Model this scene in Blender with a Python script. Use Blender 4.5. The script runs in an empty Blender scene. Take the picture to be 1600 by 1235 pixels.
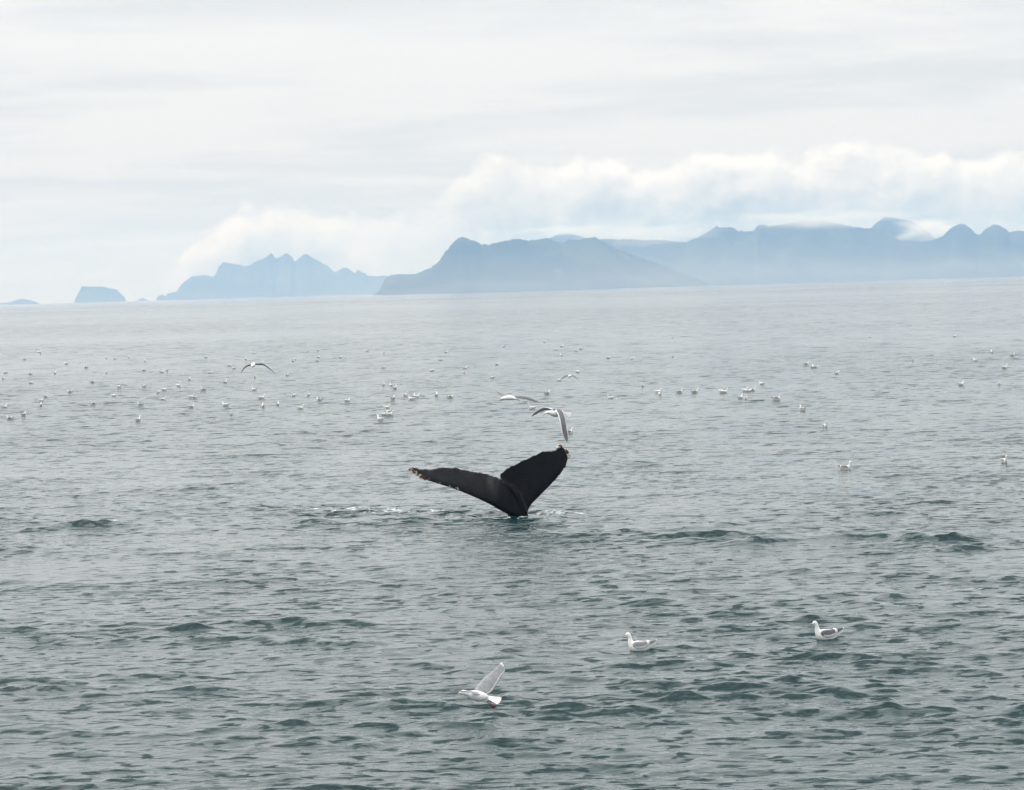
import bpy, bmesh, math, random
import numpy as np
from mathutils import Vector, Matrix

scene = bpy.context.scene
COL = scene.collection
rng = np.random.default_rng(7)
random.seed(7)

# ------------------------------------------------------------------ camera
CAM_H = 6.5
F_PX = 4800.0                       # focal length in photograph pixels (1600 wide)
ROLL = math.atan(46.5 / 1600)
PITCH = math.atan(166.0 * math.cos(ROLL) / F_PX)
FWD = Vector((0, math.cos(PITCH), -math.sin(PITCH)))
UP0 = Vector((0, math.sin(PITCH), math.cos(PITCH)))
XW = Vector((1, 0, 0))
RIGHT = XW * math.cos(ROLL) - UP0 * math.sin(ROLL)
UPV = XW * math.sin(ROLL) + UP0 * math.cos(ROLL)
EYE = Vector((0, 0, CAM_H))
cam_data = bpy.data.cameras.new('camera')
cam = bpy.data.objects.new('camera', cam_data)
COL.objects.link(cam)
M = Matrix((RIGHT, UPV, -FWD)).transposed().to_4x4()
M.translation = EYE
cam.matrix_world = M
cam_data.sensor_fit = 'HORIZONTAL'
cam_data.sensor_width = 36.0
cam_data.lens = 36.0 * F_PX / 1600.0
cam_data.clip_start = 0.5
cam_data.clip_end = 60000
scene.camera = cam


def ray(px, py):
    return FWD * F_PX + RIGHT * (px - 800.0) + UPV * (617.5 - py)


def at_depth(px, py, d):
    r = ray(px, py)
    return EYE + r * (d / r.y)


def on_water(px, py):
    r = ray(px, py)
    return EYE + r * (-CAM_H / r.z)


# ------------------------------------------------------------------ light
SUN_AZ, SUN_EL = math.radians(-78), math.radians(56)
SUN_DIR = Vector((math.sin(SUN_AZ) * math.cos(SUN_EL), math.cos(SUN_AZ) * math.cos(SUN_EL), math.sin(SUN_EL)))
sun_data = bpy.data.lights.new('sun', 'SUN')
sun_data.energy = 1.5
sun_data.angle = math.radians(14)
sun_data.color = (1.0, 0.96, 0.90)
sun = bpy.data.objects.new('sun', sun_data)
sun.rotation_euler = (-SUN_DIR).to_track_quat('-Z', 'Y').to_euler()
sun.location = SUN_DIR * 100
COL.objects.link(sun)

scene.view_settings.view_transform = 'Standard'
scene.view_settings.look = 'None'
scene.view_settings.exposure = 0.16
scene.view_settings.gamma = 1.0
scene.cycles.max_bounces = 5
scene.cycles.volume_bounces = 2
scene.cycles.use_denoising = True
scene.cycles.use_adaptive_sampling = False


class Nodes:
    """A small helper that writes node trees."""

    def __init__(self, tree):
        self.t = tree
        tree.nodes.clear()

    def new(self, kind, **kw):
        n = self.t.nodes.new(kind)
        for k, v in kw.items():
            setattr(n, k, v)
        return n

    def put(self, sock, v):
        if v is None:
            return
        if isinstance(v, bpy.types.NodeSocket):
            self.t.links.new(v, sock)
        elif isinstance(v, (tuple, list)) and sock.type == 'RGBA' and len(v) == 3:
            sock.default_value = (*v, 1)
        else:
            sock.default_value = v

    def math(self, op, a, b=None, c=None, clamp=False):
        n = self.new('ShaderNodeMath', operation=op, use_clamp=clamp)
        for i, v in enumerate((a, b, c)):
            self.put(n.inputs[i], v)
        return n.outputs[0]

    def vmath(self, op, a, b=None, scale=None):
        n = self.new('ShaderNodeVectorMath', operation=op)
        self.put(n.inputs[0], a)
        self.put(n.inputs[1], b)
        if scale is not None:
            self.put(n.inputs['Scale'], scale)
        return n.outputs['Value'] if op in ('DOT_PRODUCT', 'LENGTH') else n.outputs['Vector']

    def mix(self, f, a, b):
        n = self.new('ShaderNodeMix', data_type='RGBA')
        self.put(n.inputs[0], f)
        self.put(n.inputs[6], a)
        self.put(n.inputs[7], b)
        return n.outputs[2]

    def comb(self, x, y, z=0.0):
        n = self.new('ShaderNodeCombineXYZ')
        for i, v in enumerate((x, y, z)):
            self.put(n.inputs[i], v)
        return n.outputs[0]

    def sep(self, v):
        n = self.new('ShaderNodeSeparateXYZ')
        self.put(n.inputs[0], v)
        return n.outputs

    def noise(self, vec, scale, detail=4.0, rough=0.5, dist=0.0, dims='3D'):
        n = self.new('ShaderNodeTexNoise', noise_dimensions=dims)
        self.put(n.inputs['Vector'], vec)
        n.inputs['Scale'].default_value = scale
        n.inputs['Detail'].default_value = detail
        n.inputs['Roughness'].default_value = rough
        n.inputs['Distortion'].default_value = dist
        return n.outputs

    def smooth(self, v, lo, hi, a=0.0, b=1.0):
        n = self.new('ShaderNodeMapRange', interpolation_type='SMOOTHSTEP')
        self.put(n.inputs[0], v)
        for i, q in enumerate((lo, hi, a, b)):
            self.put(n.inputs[i + 1], q)
        return n.outputs[0]

    def attr(self, name):
        return self.new('ShaderNodeAttribute', attribute_name=name).outputs['Fac']


# ------------------------------------------------------------------ sky
world = bpy.data.worlds.new('World')
scene.world = world
world.use_nodes = True
N = Nodes(world.node_tree)
sky = N.new('ShaderNodeTexSky', sky_type='NISHITA')
sky.sun_disc = False
sky.sun_elevation = SUN_EL
sky.sun_rotation = SUN_AZ
sky.air_density = 1.0
sky.dust_density = 2.0
direction = N.vmath('NORMALIZE', N.new('ShaderNodeTexCoord').outputs['Generated'])
dx, dy, dz = N.sep(direction)[:3]
dzp = N.math('MAXIMUM', dz, 0.0)
# high overcast deck, seen in perspective
k = N.math('DIVIDE', 1.0, N.math('ADD', dzp, 0.05))
deck = N.comb(N.math('MULTIPLY', dx, k), N.math('MULTIPLY', dy, k))
d1 = N.noise(deck, 0.55, 5, 0.55, 0.4, '2D')[0]
d2 = N.noise(N.vmath('ADD', deck, (7.3, 2.1, 0)), 1.7, 4, 0.6, 0.2, '2D')[0]
dfac = N.smooth(N.math('ADD', N.math('MULTIPLY', d1, 0.7), N.math('MULTIPLY', d2, 0.3)), 0.36, 0.62)
glow = N.math('POWER', N.math('MAXIMUM', N.vmath('DOT_PRODUCT', direction, tuple(SUN_DIR)), 0.0), 3.0)
deck_col = N.mix(dfac, (0.728, 0.750, 0.763), (0.862, 0.868, 0.862))
deck_col = N.vmath('ADD', deck_col, N.vmath('SCALE', (0.20, 0.185, 0.165), scale=glow))
deck_col = N.vmath('SCALE', deck_col, scale=N.math('ADD', 0.89, N.math('MULTIPLY', dzp, 1.45)))
nish = N.vmath('SCALE', sky.outputs[0], scale=0.1)
base_col = N.mix(0.9, nish, deck_col)
# brighter pale air low over the sea
low = N.smooth(dzp, 0.0, 0.04, 1.0, 0.0)
base_col = N.mix(N.math('MULTIPLY', low, 0.6), base_col, (0.69, 0.718, 0.724))
# bank of cumulus behind the hills: its top (in 1/80 radian) by azimuth
az = N.math('MULTIPLY', N.math('ARCTAN2', dx, dy), 80.0)
el = N.math('MULTIPLY', N.math('ARCSINE', dz), 80.0)
bank = [(-200, 475), (190, 470), (262, 432), (304, 366), (338, 338), (385, 320), (450, 312), (520, 325), (565, 340), (610, 340), (655, 318), (695, 285),
        (740, 252), (790, 248), (860, 242), (950, 240), (1005, 258), (1055, 248), (1100, 228), (1200, 232), (1300, 236),
        (1330, 229), (1450, 231), (1520, 236), (1600, 232), (1760, 240)]
AZ0, AZ1, TOPMAX = -17.0, 17.0, 6.0
curve = N.new('ShaderNodeFloatCurve')
cm = curve.mapping
pts = []
for bx_, by_ in bank:
    r = ray(bx_, by_).normalized()
    a_ = math.atan2(r.x, r.y) * 80
    e_ = math.asin(r.z) * 80
    pts.append((min(max((a_ - AZ0) / (AZ1 - AZ0), 0), 1), max(e_, 0) / TOPMAX))
c0 = cm.curves[0]
c0.points[0].location = pts[0]
c0.points[1].location = pts[-1]
for q in pts[1:-1]:
    c0.points.new(*q)
cm.update()
N.put(curve.inputs['Value'], N.math('MULTIPLY', N.math('SUBTRACT', az, AZ0), 1 / (AZ1 - AZ0), clamp=True))
top = N.math('MULTIPLY', curve.outputs[0], TOPMAX)
top = N.math('MULTIPLY', top, N.smooth(dy, -0.6, 0.2))
pc = N.comb(az, N.math('MULTIPLY', el, 1.25))


def puffs(v):
    a = N.noise(v, 0.55, 7, 0.52, 0.25, '2D')[0]
    b = N.noise(N.vmath('ADD', v, (31.7, 12.9, 0)), 1.6, 5, 0.55, 0.3, '2D')[0]
    return N.math('ADD', N.math('MULTIPLY', a, 0.72), N.math('MULTIPLY', b, 0.28))


n0 = puffs(pc)
n1 = puffs(N.vmath('ADD', pc, (-0.22, 0.38, 0)))
over = N.math('ADD', N.math('SUBTRACT', top, el), N.math('MULTIPLY', N.math('SUBTRACT', n0, 0.5), 1.7))
mask = N.smooth(over, -0.05, N.smooth(az, -9.0, 4.0, 0.34, 0.34))
mask = N.math('MULTIPLY', mask, N.smooth(top, 0.3, 1.2))
gap = N.math('DIVIDE', N.math('ADD', az, 2.3), 2.1)
gap = N.math('EXPONENT', N.math('MULTIPLY', N.math('MULTIPLY', gap, gap), -1.0))
mask = N.math('MULTIPLY', mask, N.math('SUBTRACT', 1.0, N.math('MULTIPLY', gap, 0.55)))
relief = N.math('MULTIPLY', N.math('SUBTRACT', n0, n1), 1.6)
deep = N.smooth(over, 0.0, 1.9)
lit = N.math('SUBTRACT', N.math('ADD', 0.98, relief), N.math('MULTIPLY', deep, 0.80), clamp=True)
bank_col = N.mix(lit, (0.35, 0.415, 0.485), (0.955, 0.948, 0.925))
sky_col = N.mix(N.math('MULTIPLY', mask, 0.95), base_col, bank_col)
bg = N.new('ShaderNodeBackground')
N.put(bg.inputs[0], N.vmath('SCALE', sky_col, scale=10.0))
bg.inputs[1].default_value = 0.1
out = N.new('ShaderNodeOutputWorld')
N.t.links.new(bg.outputs[0], out.inputs[0])


# ------------------------------------------------------------------ helpers
def tag(o, label=None, cat=None, group=None, kind=None):
    if label:
        o['label'] = label
    if cat:
        o['category'] = cat
    if group:
        o['group'] = group
    if kind:
        o['kind'] = kind
    return o


def link(name, me, mat=None, parent=None):
    o = bpy.data.objects.new(name, me)
    if mat is not None and me is not None:
        for m_ in (mat if isinstance(mat, (list, tuple)) else [mat]):
            me.materials.append(m_)
    COL.objects.link(o)
    if parent is not None:
        o.parent = parent
    return o


def mesh_np(name, co, quads, smooth=True):
    me = bpy.data.meshes.new(name)
    co = np.asarray(co, dtype=np.float32)
    quads = np.asarray(quads, dtype=np.int32)
    me.vertices.add(len(co))
    me.vertices.foreach_set('co', co.ravel())
    me.loops.add(quads.size)
    me.loops.foreach_set('vertex_index', quads.ravel())
    me.polygons.add(len(quads))
    me.polygons.foreach_set('loop_start', np.arange(0, quads.size, 4, dtype=np.int32))
    me.update(calc_edges=True)
    me.polygons.foreach_set('use_smooth', np.full(len(quads), smooth))
    return me


def float_attr(me, name, v):
    a = me.attributes.new(name, 'FLOAT', 'POINT')
    a.data.foreach_set('value', np.asarray(v, dtype=np.float32))


def material(name, col, rough=0.6, spec=0.5):
    m_ = bpy.data.materials.new(name)
    m_.use_nodes = True
    n_ = Nodes(m_.node_tree)
    b = n_.new('ShaderNodeBsdfPrincipled')
    n_.put(b.inputs['Base Color'], (*col, 1))
    b.inputs['Roughness'].default_value = rough
    b.inputs['Specular IOR Level'].default_value = spec
    o_ = n_.new('ShaderNodeOutputMaterial')
    n_.t.links.new(b.outputs[0], o_.inputs[0])
    return m_, n_, b


def vary(n_, b, c1, c2, scale, detail=4, lo=0.35, hi=0.65):
    """Colour drifting between two tones over the object."""
    tc = n_.new('ShaderNodeTexCoord').outputs['Object']
    f = n_.smooth(n_.noise(tc, scale, detail, 0.6)[0], lo, hi)
    n_.put(b.inputs['Base Color'], n_.mix(f, c1, c2))


def smoothstep(x, a, b):
    t = np.clip((x - a) / (b - a), 0, 1)
    return t * t * (3 - 2 * t)


# ------------------------------------------------------------------ sea
SEA_R = 15800.0
WHALE = on_water(806, 806)


def waves():
    comps = []
    for lo, hi, n, slope, spread, q in ((0.26, 0.6, 48, 0.046, 0.85, 0.0), (0.6, 1.25, 46, 0.042, 0.7, 0.6),
                                        (1.25, 2.6, 40, 0.028, 0.55, 0.8), (2.6, 5.5, 22, 0.012, 0.35, 0.8), (5.5, 14, 12, 0.008, 0.4, 0.0)):
        lam = np.exp(rng.uniform(math.log(lo), math.log(hi), n))
        th = math.radians(-100) + rng.normal(0, spread, n)
        for l_, t_ in zip(lam, th):
            kk = 2 * math.pi / l_
            comps.append((l_, kk * math.cos(t_), kk * math.sin(t_), slope * math.sqrt(2 / n) / kk, rng.uniform(0, 6.283), q))
    return comps


COMPS = waves()
LOWF = [(rng.uniform(0, 6.283), rng.normal(0, 1), rng.normal(0, 1)) for _ in range(24)]


def lowfreq(x, y, lx, ly, i0):
    """Smooth noise of about unit range with feature size lx by ly metres."""
    s = np.zeros_like(x)
    for ph, a, b in LOWF[i0:i0 + 8]:
        s += np.sin(6.283 * (a * x / lx + b * y / ly) + ph)
    return s / 2.0


# crests raised by the whale: pixel of the crest, half length, half depth, height
CRESTS = [(135, 822, 1.1, 0.34, 0.22), (60, 828, 0.7, 0.3, 0.10), (495, 806, 0.55, 0.25, 0.17), (560, 808, 0.5, 0.22, 0.15), (600, 811, 0.8, 0.25, 0.12),
          (640, 815, 0.8, 0.25, 0.10), (1090, 838, 1.2, 0.32, 0.15), (1135, 821, 0.5, 0.25, 0.12), (1185, 850, 0.9, 0.32, 0.18), (1330, 843, 1.3, 0.35, 0.14),
          (1425, 845, 0.5, 0.28, 0.18), (1480, 845, 0.6, 0.28, 0.20), (1500, 858, 0.5, 0.25, 0.13), (980, 832, 0.4, 0.25, 0.12),
          (940, 848, 0.9, 0.28, 0.10), (340, 788, 0.6, 0.3, 0.10), (245, 803, 0.6, 0.3, 0.10)]
CRESTS = [(on_water(a, b), c, d, e) for a, b, c, d, e in CRESTS]
CHURN = [(on_water(a, b), c, d, e) for a, b, c, d, e in
         [(545, 796, 2.2, 3.0, 1.0), (660, 800, 2.0, 3.0, 0.9), (740, 800, 1.2, 3.0, 0.8), (880, 800, 1.6, 2.6, 0.8), (810, 812, 1.3, 1.6, 0.9), (810, 832, 1.8, 3.0, 0.7),
          (1440, 850, 1.7, 2.2, 0.6), (170, 816, 0.5, 1.0, 0.5)]]
FOAM = [(on_water(a, b), c, d, e) for a, b, c, d, e in
        [(500, 795, 0.9, 1.0, 0.9), (545, 797, 1.0, 0.9, 0.7), (610, 799, 1.1, 0.9, 1.0), (660, 800, 1.2, 1.0, 0.7), (715, 804, 0.9, 0.9, 0.7), (860, 801, 0.9, 0.9, 0.9), (905, 803, 0.6, 0.7, 0.8),
         (806, 808, 0.75, 0.55, 0.75), (770, 813, 0.6, 0.5, 0.5), (178, 814, 0.16, 0.3, 0.9), (1363, 837, 0.14, 0.3, 0.9), (1522, 857, 0.3, 0.4, 0.5)]]
SLICKS = [(on_water(a, b), c, d, e) for a, b, c, d, e in
          [(60, 895, 3.2, 5.5, 0.9), (350, 845, 3.5, 4.0, 0.6), (1060, 790, 5.0, 5.0, 0.55), (620, 872, 2.5, 3.5, 0.5), (100, 730, 9, 18, 0.6), (1570, 880, 2.6, 3.6, 0.95), (1340, 835, 2.2, 4, 0.4), (700, 775, 2.5, 4, 0.7),
           (960, 775, 4, 6, 0.45), (130, 532, 42, 60, 0.85), (300, 490, 260, 420, 0.8), (760, 477, 300, 600, 0.8), (1250, 465, 300, 700, 0.5)]]


def blobs(lst, x, y):
    s = np.zeros_like(x)
    for c, lx, ly, a in lst:
        s = np.maximum(s, a * np.exp(-((x - c.x) / lx) ** 2 - ((y - c.y) / ly) ** 2))
    return s


def sea_surface(x, y, step):
    """Height and sideways shift of the water, and the share of each wave band too fine for this mesh step."""
    calm = blobs(SLICKS, x, y)
    patch = lowfreq(x, y, 14, 26, 0) * 0.5 + lowfreq(x, y, 70, 200, 8) * 0.5
    r = np.hypot(x, y)
    amp = (1 - 0.85 * calm) * np.clip(1 + 0.42 * patch, 0.35, 1.7)
    churn = blobs(CHURN, x, y)
    h = np.zeros_like(x)
    sx = np.zeros_like(x)
    sy = np.zeros_like(x)
    for l_, kx, ky, a, ph, q in COMPS:
        idx = np.nonzero(step < l_ / 2.2)[0]
        if len(idx) == 0:
            continue
        w = smoothstep(l_ / step[idx], 2.2, 4.0) * amp[idx] * a
        if l_ < 1.2:
            w = w * (1 + 1.1 * churn[idx])
        p = kx * x[idx] + ky * y[idx] + ph
        h[idx] += w * np.cos(p)
        if q > 0:
            kk = math.hypot(kx, ky)
            s_ = w * np.sin(p) * q
            sx[idx] -= s_ * kx / kk
            sy[idx] -= s_ * ky / kk
    sig = 0.022 * amp
    h = h + 0.42 * np.clip(h, -1.2 * sig, 3.5 * sig) ** 2 / sig      # peaked crests, flat troughs
    near = r < 400
    xi, yi = x[near], y[near]
    hh = h[near]
    for c, lx, ly, a in CRESTS:
        bend = 0.10 * np.sin((xi - c.x) * 2.3 + c.x)
        t = (yi - c.y - bend)
        ly2 = np.where(t < 0, ly * 0.62, ly * 1.6)
        rag = 1 + 0.12 * np.sin(xi * 7.1 + yi * 3.0 + c.y) + 0.1 * np.sin(xi * 13.7 - yi * 5.0 + c.x)
        hh = hh + 0.85 * a * rag * np.exp(-((xi - c.x) / lx) ** 2 - (t / ly2) ** 2)
    # rings spreading from the tail
    rr = np.hypot(xi - WHALE.x, yi - WHALE.y)
    hh = hh + 0.045 * np.sin(rr * 4.6) * np.exp(-((rr - 1.6) / 1.5) ** 2)
    h[near] = hh
    return h, sx, sy, amp, churn


def angles():
    half, dth = math.radians(14), 1.3 / (F_PX * 0.64)
    dense = np.arange(-half, half, dth)
    side = np.concatenate([np.linspace(half, math.radians(30), 40), np.linspace(math.radians(32), math.pi, 70)])
    return np.concatenate([-side[::-1][1:], dense[1:], side])        # -pi is left out: the fan closes on itself


def radii():
    rs = [1.5]
    while rs[-1] < 32:
        rs.append(rs[-1] + 0.5)
    while rs[-1] < SEA_R:
        r = rs[-1]
        rs.append(r + max(0.06, 0.80 * r * r / (CAM_H * F_PX * 0.64)) if r < 2500 else r * 1.12)
    rs[-1] = SEA_R
    return np.array(rs)


def build_sea():
    th, rs = angles(), radii()
    na, nr = len(th), len(rs)
    R, T = np.meshgrid(rs, th, indexing='ij')
    x = (R * np.sin(T)).ravel()
    y = (R * np.cos(T)).ravel()
    dr = np.gradient(rs)
    dt = np.abs(np.gradient(th))
    step = np.maximum(dr[:, None], R * dt[None, :] * 1.2).ravel()
    h, sx, sy, amp, churn = sea_surface(x, y, step)
    co = np.stack([x + sx, y + sy, h], axis=1)
    co = np.concatenate([co, [[0, 0, 0]]])
    i = np.arange(nr - 1)[:, None] * na + np.arange(na)[None, :]
    j = np.arange(nr - 1)[:, None] * na + (np.arange(na)[None, :] + 1) % na
    quads = np.stack([i, i + na, j + na, j], axis=-1).reshape(-1, 4)
    me = mesh_np('water', co, quads)
    unresolved = 1 - smoothstep(1.3 / step, 1.0, 3.2)
    foam = blobs(FOAM, x, y)
    pad = lambda v: np.concatenate([v, [0.0]])
    float_attr(me, 'roughen', pad(amp * (1 + 0.9 * churn)))
    float_attr(me, 'far', pad(unresolved))
    float_attr(me, 'remote', pad(smoothstep(step, 0.8, 4.0)))
    float_attr(me, 'foam', pad(foam))
    return me


def sea_level(p):
    r = math.hypot(p.x, p.y)
    step = max(0.06, 0.80 * r * r / (CAM_H * F_PX * 0.64))
    h = sea_surface(np.array([p.x]), np.array([p.y]), np.array([step]))[0]
    return float(h[0])


LEE, LEE_BIAS = (0.55, 0.55, 0.22), 0.6
m, n, b = material('sea_water', (0.0036, 0.026, 0.029), 0.06)
b.inputs['IOR'].default_value = 1.333
geo = n.new('ShaderNodeNewGeometry')
pos = geo.outputs['Position']
px_, py_, pz_ = n.sep(pos)[:3]
roughen, far, foam = n.attr('roughen'), n.attr('far'), n.attr('foam')
# small wind ripples as relief, long side across the wind
rot = n.new('ShaderNodeMapping')
n.put(rot.inputs['Vector'], pos)
rot.inputs['Rotation'].default_value = (0, 0, math.radians(8))
rot.inputs['Scale'].default_value = (0.8, 1.0, 1.0)
rip = n.noise(rot.outputs[0], 5.5, 3, 0.55, 0.6, '3D')[0]
rip2 = n.noise(rot.outputs[0], 2.1, 2, 0.5, 0.4, '3D')[0]
hgt = n.math('ADD', n.math('MULTIPLY', rip, 0.013), n.math('MULTIPLY', rip2, 0.034))
bump = n.new('ShaderNodeBump')
n.put(bump.inputs['Height'], n.math('MULTIPLY', hgt, roughen))
bump.inputs['Strength'].default_value = 1.0
bump.inputs['Distance'].default_value = 1.0
# waves too fine for the mesh: tilt of the facets, with the steep lee faces of the wavelets in streaks
remote = n.attr('remote')


def stretched(lx, ly, turn):
    mp = n.new('ShaderNodeMapping')
    n.put(mp.inputs['Vector'], pos)
    mp.inputs['Rotation'].default_value = (0, 0, math.radians(turn))
    mp.inputs['Scale'].default_value = (1 / lx, 1 / ly, 1.0)
    return mp.outputs[0]


ny_ = n.sep(geo.outputs['Normal'])[1]
facing = n.math('MULTIPLY', ny_, -LEE_BIAS)                  # wavelets gather on the lee faces of the larger waves
gather = n.math('MULTIPLY', n.math('SUBTRACT', n.noise(stretched(6.5, 2.0, 7), 1.0, 2, 0.5, 0.3, '2D')[0], 0.5), 0.26)
facing = n.math('ADD', facing, gather)


def lee(lx, ly, turn, lo, hi, steep, weight, bias=True):
    v_ = n.noise(stretched(lx, ly, turn), 1.0, 2.0, 0.5, 0.35, '2D')[0]
    f_ = n.smooth(n.math('ADD', v_, facing) if bias else v_, lo, hi)
    fine_ = n.noise(stretched(lx * 0.30, ly * 0.30, turn), 1.0, 2, 0.6, 0.2, '2D')[0]
    f_ = n.math('MULTIPLY', f_, n.smooth(fine_, 0.3, 0.7, 0.35, 1.35))
    return n.math('MULTIPLY', n.math('MULTIPLY', f_, steep), weight)


near_w = n.math('SUBTRACT', 1.0, far)
streak = n.math('ADD', lee(0.46, 0.26, 9, 0.562, 0.69, LEE[0], n.math('ADD', 0.25, n.math('MULTIPLY', near_w, 0.75))),
                n.math('ADD', lee(1.05, 0.80, 8, 0.572, 0.69, LEE[1], n.math('MULTIPLY', n.math('ADD', 0.22, n.math('MULTIPLY', far, 0.78)), n.smooth(remote, 0.0, 1.0, 1.0, 0.2))),
                       lee(2.2, 2.6, 6, 0.57, 0.68, LEE[2], remote)))
tilt = n.vmath('SUBTRACT', n.noise(stretched(1.1, 0.5, 6), 1.0, 3, 0.6, 0.3, '2D')[1], (0.5, 0.5, 0.5))
tilt = n.vmath('SCALE', n.vmath('MULTIPLY', tilt, (0.10, 0.10, 0.0)), scale=n.math('MULTIPLY', far, n.smooth(remote, 0.0, 1.0, 1.0, 0.4)))
tilt = n.vmath('SUBTRACT', tilt, n.vmath('SCALE', (0.12, 1.0, 0.0), scale=streak))
tilt = n.vmath('SCALE', tilt, scale=roughen)
nrm = n.vmath('NORMALIZE', n.vmath('ADD', bump.outputs[0], tilt))
n.put(b.inputs['Normal'], nrm)
n.put(b.inputs['Roughness'], n.smooth(far, 0, 1, 0.04, 0.09))
# foam
fo = n.noise(n.vmath('MULTIPLY', pos, (1, 0.5, 1)), 4.2, 6, 0.75, 0.8, '3D')[0]
fmask = n.smooth(n.math('ADD', fo, n.math('MULTIPLY', foam, 0.25)), 0.69, 0.79)
fmask = n.math('MULTIPLY', fmask, n.smooth(foam, 0.08, 0.4))
foam_b = n.new('ShaderNodeBsdfDiffuse')
foam_b.inputs[0].default_value = (0.80, 0.83, 0.83, 1)
mixs = n.new('ShaderNodeMixShader')
n.put(mixs.inputs[0], n.math('MULTIPLY', fmask, 0.6))
n.t.links.new(b.outputs[0], mixs.inputs[1])
n.t.links.new(foam_b.outputs[0], mixs.inputs[2])
n.t.links.new(mixs.outputs[0], [q for q in n.t.nodes if q.type == 'OUTPUT_MATERIAL'][0].inputs[0])
sea = tag(link('water', build_sea(), m), 'grey green rippled sea reaching to the horizon', kind='structure')

# ------------------------------------------------------------------ hills
m, n, b = material('forested_slope', (0.05, 0.065, 0.045), 0.9, 0.1)
tc = n.new('ShaderNodeNewGeometry').outputs['Position']
f1 = n.smooth(n.noise(tc, 0.006, 6, 0.65)[0], 0.42, 0.6)
f2 = n.smooth(n.noise(n.vmath('MULTIPLY', tc, (1, 1, 0.35)), 0.011, 5, 0.7)[0], 0.58, 0.70)
n.put(b.inputs['Base Color'], n.mix(f2, n.mix(f1, (0.022, 0.035, 0.022), (0.055, 0.070, 0.040)), (0.12, 0.12, 0.105)))
FOREST = m


def hill(name, label, outline, D, depth, seed, tree=1.5):
    g = np.random.default_rng(seed)
    o_ = np.array(outline, dtype=float)
    n_u = int(max(60, (o_[-1, 0] - o_[0, 0]) * 0.9))
    ux = np.linspace(o_[0, 0], o_[-1, 0], n_u)
    uy = np.interp(ux, o_[:, 0], o_[:, 1])
    uy = np.convolve(np.pad(uy, 1, mode='edge'), [0.2, 0.6, 0.2], mode='valid')
    uy0 = uy.copy()
    uy = uy - tree * np.abs(g.normal(0, 0.45, n_u)) - tree * 0.55 * np.convolve(g.normal(0, 1, n_u + 2), np.ones(3) / 3, mode='valid') - tree * 0.9 * np.convolve(g.normal(0, 1, n_u + 8), np.ones(9) / 9, mode='valid')
    top_ = np.array([tuple(at_depth(a, c, D)) for a, c in zip(ux, uy)])
    X, Zr = top_[:, 0], np.maximum(top_[:, 2], 2.0)
    Z = np.maximum(np.array([at_depth(a, c, D).z for a, c in zip(ux, uy0)]), 2.0)
    Z = np.convolve(np.pad(Z, 3, mode='edge'), np.ones(7) / 7, mode='valid')
    width = X[-1] - X[0]
    nf, nb = 22, 6
    vs = np.concatenate([np.linspace(-1, 0, nf), np.linspace(0, 1, nb + 1)[1:]])
    phs = g.uniform(0, 6.283, 10)
    fr = g.uniform(0.8, 3.2, 10)
    t = (X - X[0]) / 600.0
    spur = sum(np.sin(fr[q] * t * 2 + phs[q]) / (1 + q * 0.35) for q in range(6)) / 2.2
    rows = []
    for v in vs:
        a = abs(v)
        prof = (1 - a) ** 1.25 if v < 0 else (1 - a) ** 1.4
        shift = 0.30 * spur * math.sin(a * math.pi)
        reach = depth * (0.75 + 0.25 * Z / Z.max()) * (1 + 0.25 * spur)
        gul = 1 + 0.20 * np.sin(t * 9 + 2.5 * spur + phs[7]) * math.sin(a * math.pi) + 0.10 * np.sin(t * 23 + phs[8] + a * 4) * math.sin(a * math.pi)
        z = Z * prof * gul * (1 + shift * 0.5) - (0.6 * a)
        z = Zr if v == 0 else np.minimum(z, Zr * (0.97 if v < 0 else 0.985))
        yy = D + v * reach * (1.0 if v < 0 else 0.7)
        rows.append(np.stack([X * (yy / D), yy, np.maximum(z, -0.6)], axis=1))
    co = np.concatenate(rows)
    nv = len(vs)
    i = (np.arange(nv - 1)[:, None] * n_u + np.arange(n_u - 1)[None, :])
    quads = np.stack([i, i + 1, i + 1 + n_u, i + n_u], axis=-1).reshape(-1, 4)
    return tag(link(name, mesh_np(name, co, quads), FOREST), label, kind='structure')


MID = [(584, 461), (592, 456), (597, 447), (601, 437), (606, 432), (617, 430), (629, 429), (644, 429), (655, 426), (674, 419), (683, 412), (691, 401), (696, 393), (706, 382),
       (713, 374), (721, 371), (728, 372), (734, 375.5), (743, 377), (752, 383), (764, 384), (775, 380), (794, 376), (812, 373.6), (827, 377), (842, 374), (854, 372.5),
       (865, 376), (876, 380), (888, 376), (906, 375), (921, 371), (932, 372.5), (942, 378), (955, 385.6), (970, 393), (992, 400.6), (1019, 410), (1045, 419), (1075, 430.6),
       (1094, 438), (1108, 444)]
RIGHT_R = [(900, 378), (940, 374), (1000, 375), (1037, 376), (1071, 379), (1090, 371), (1109, 361), (1120, 353), (1127, 357), (1139, 356), (1150, 360.5), (1165, 363), (1178, 362), (1183, 354.5),
           (1187, 351.5), (1199, 354), (1212, 353), (1225, 350), (1240, 348), (1262, 345.5), (1285, 345.5), (1307, 350), (1326, 354), (1349, 357), (1367, 357.5),
           (1382, 359), (1392, 367), (1405, 376), (1412, 379), (1450, 378), (1472, 370.6), (1487, 357.5), (1499, 350), (1510, 352), (1519, 359), (1525, 366), (1532, 367),
           (1540, 359), (1551, 352.6), (1561, 352.6), (1570, 358), (1577, 364), (1589, 361), (1600, 362), (1640, 352), (1700, 366), (1760, 372), (1850, 360), (1960, 392), (2060, 415)]
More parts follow.
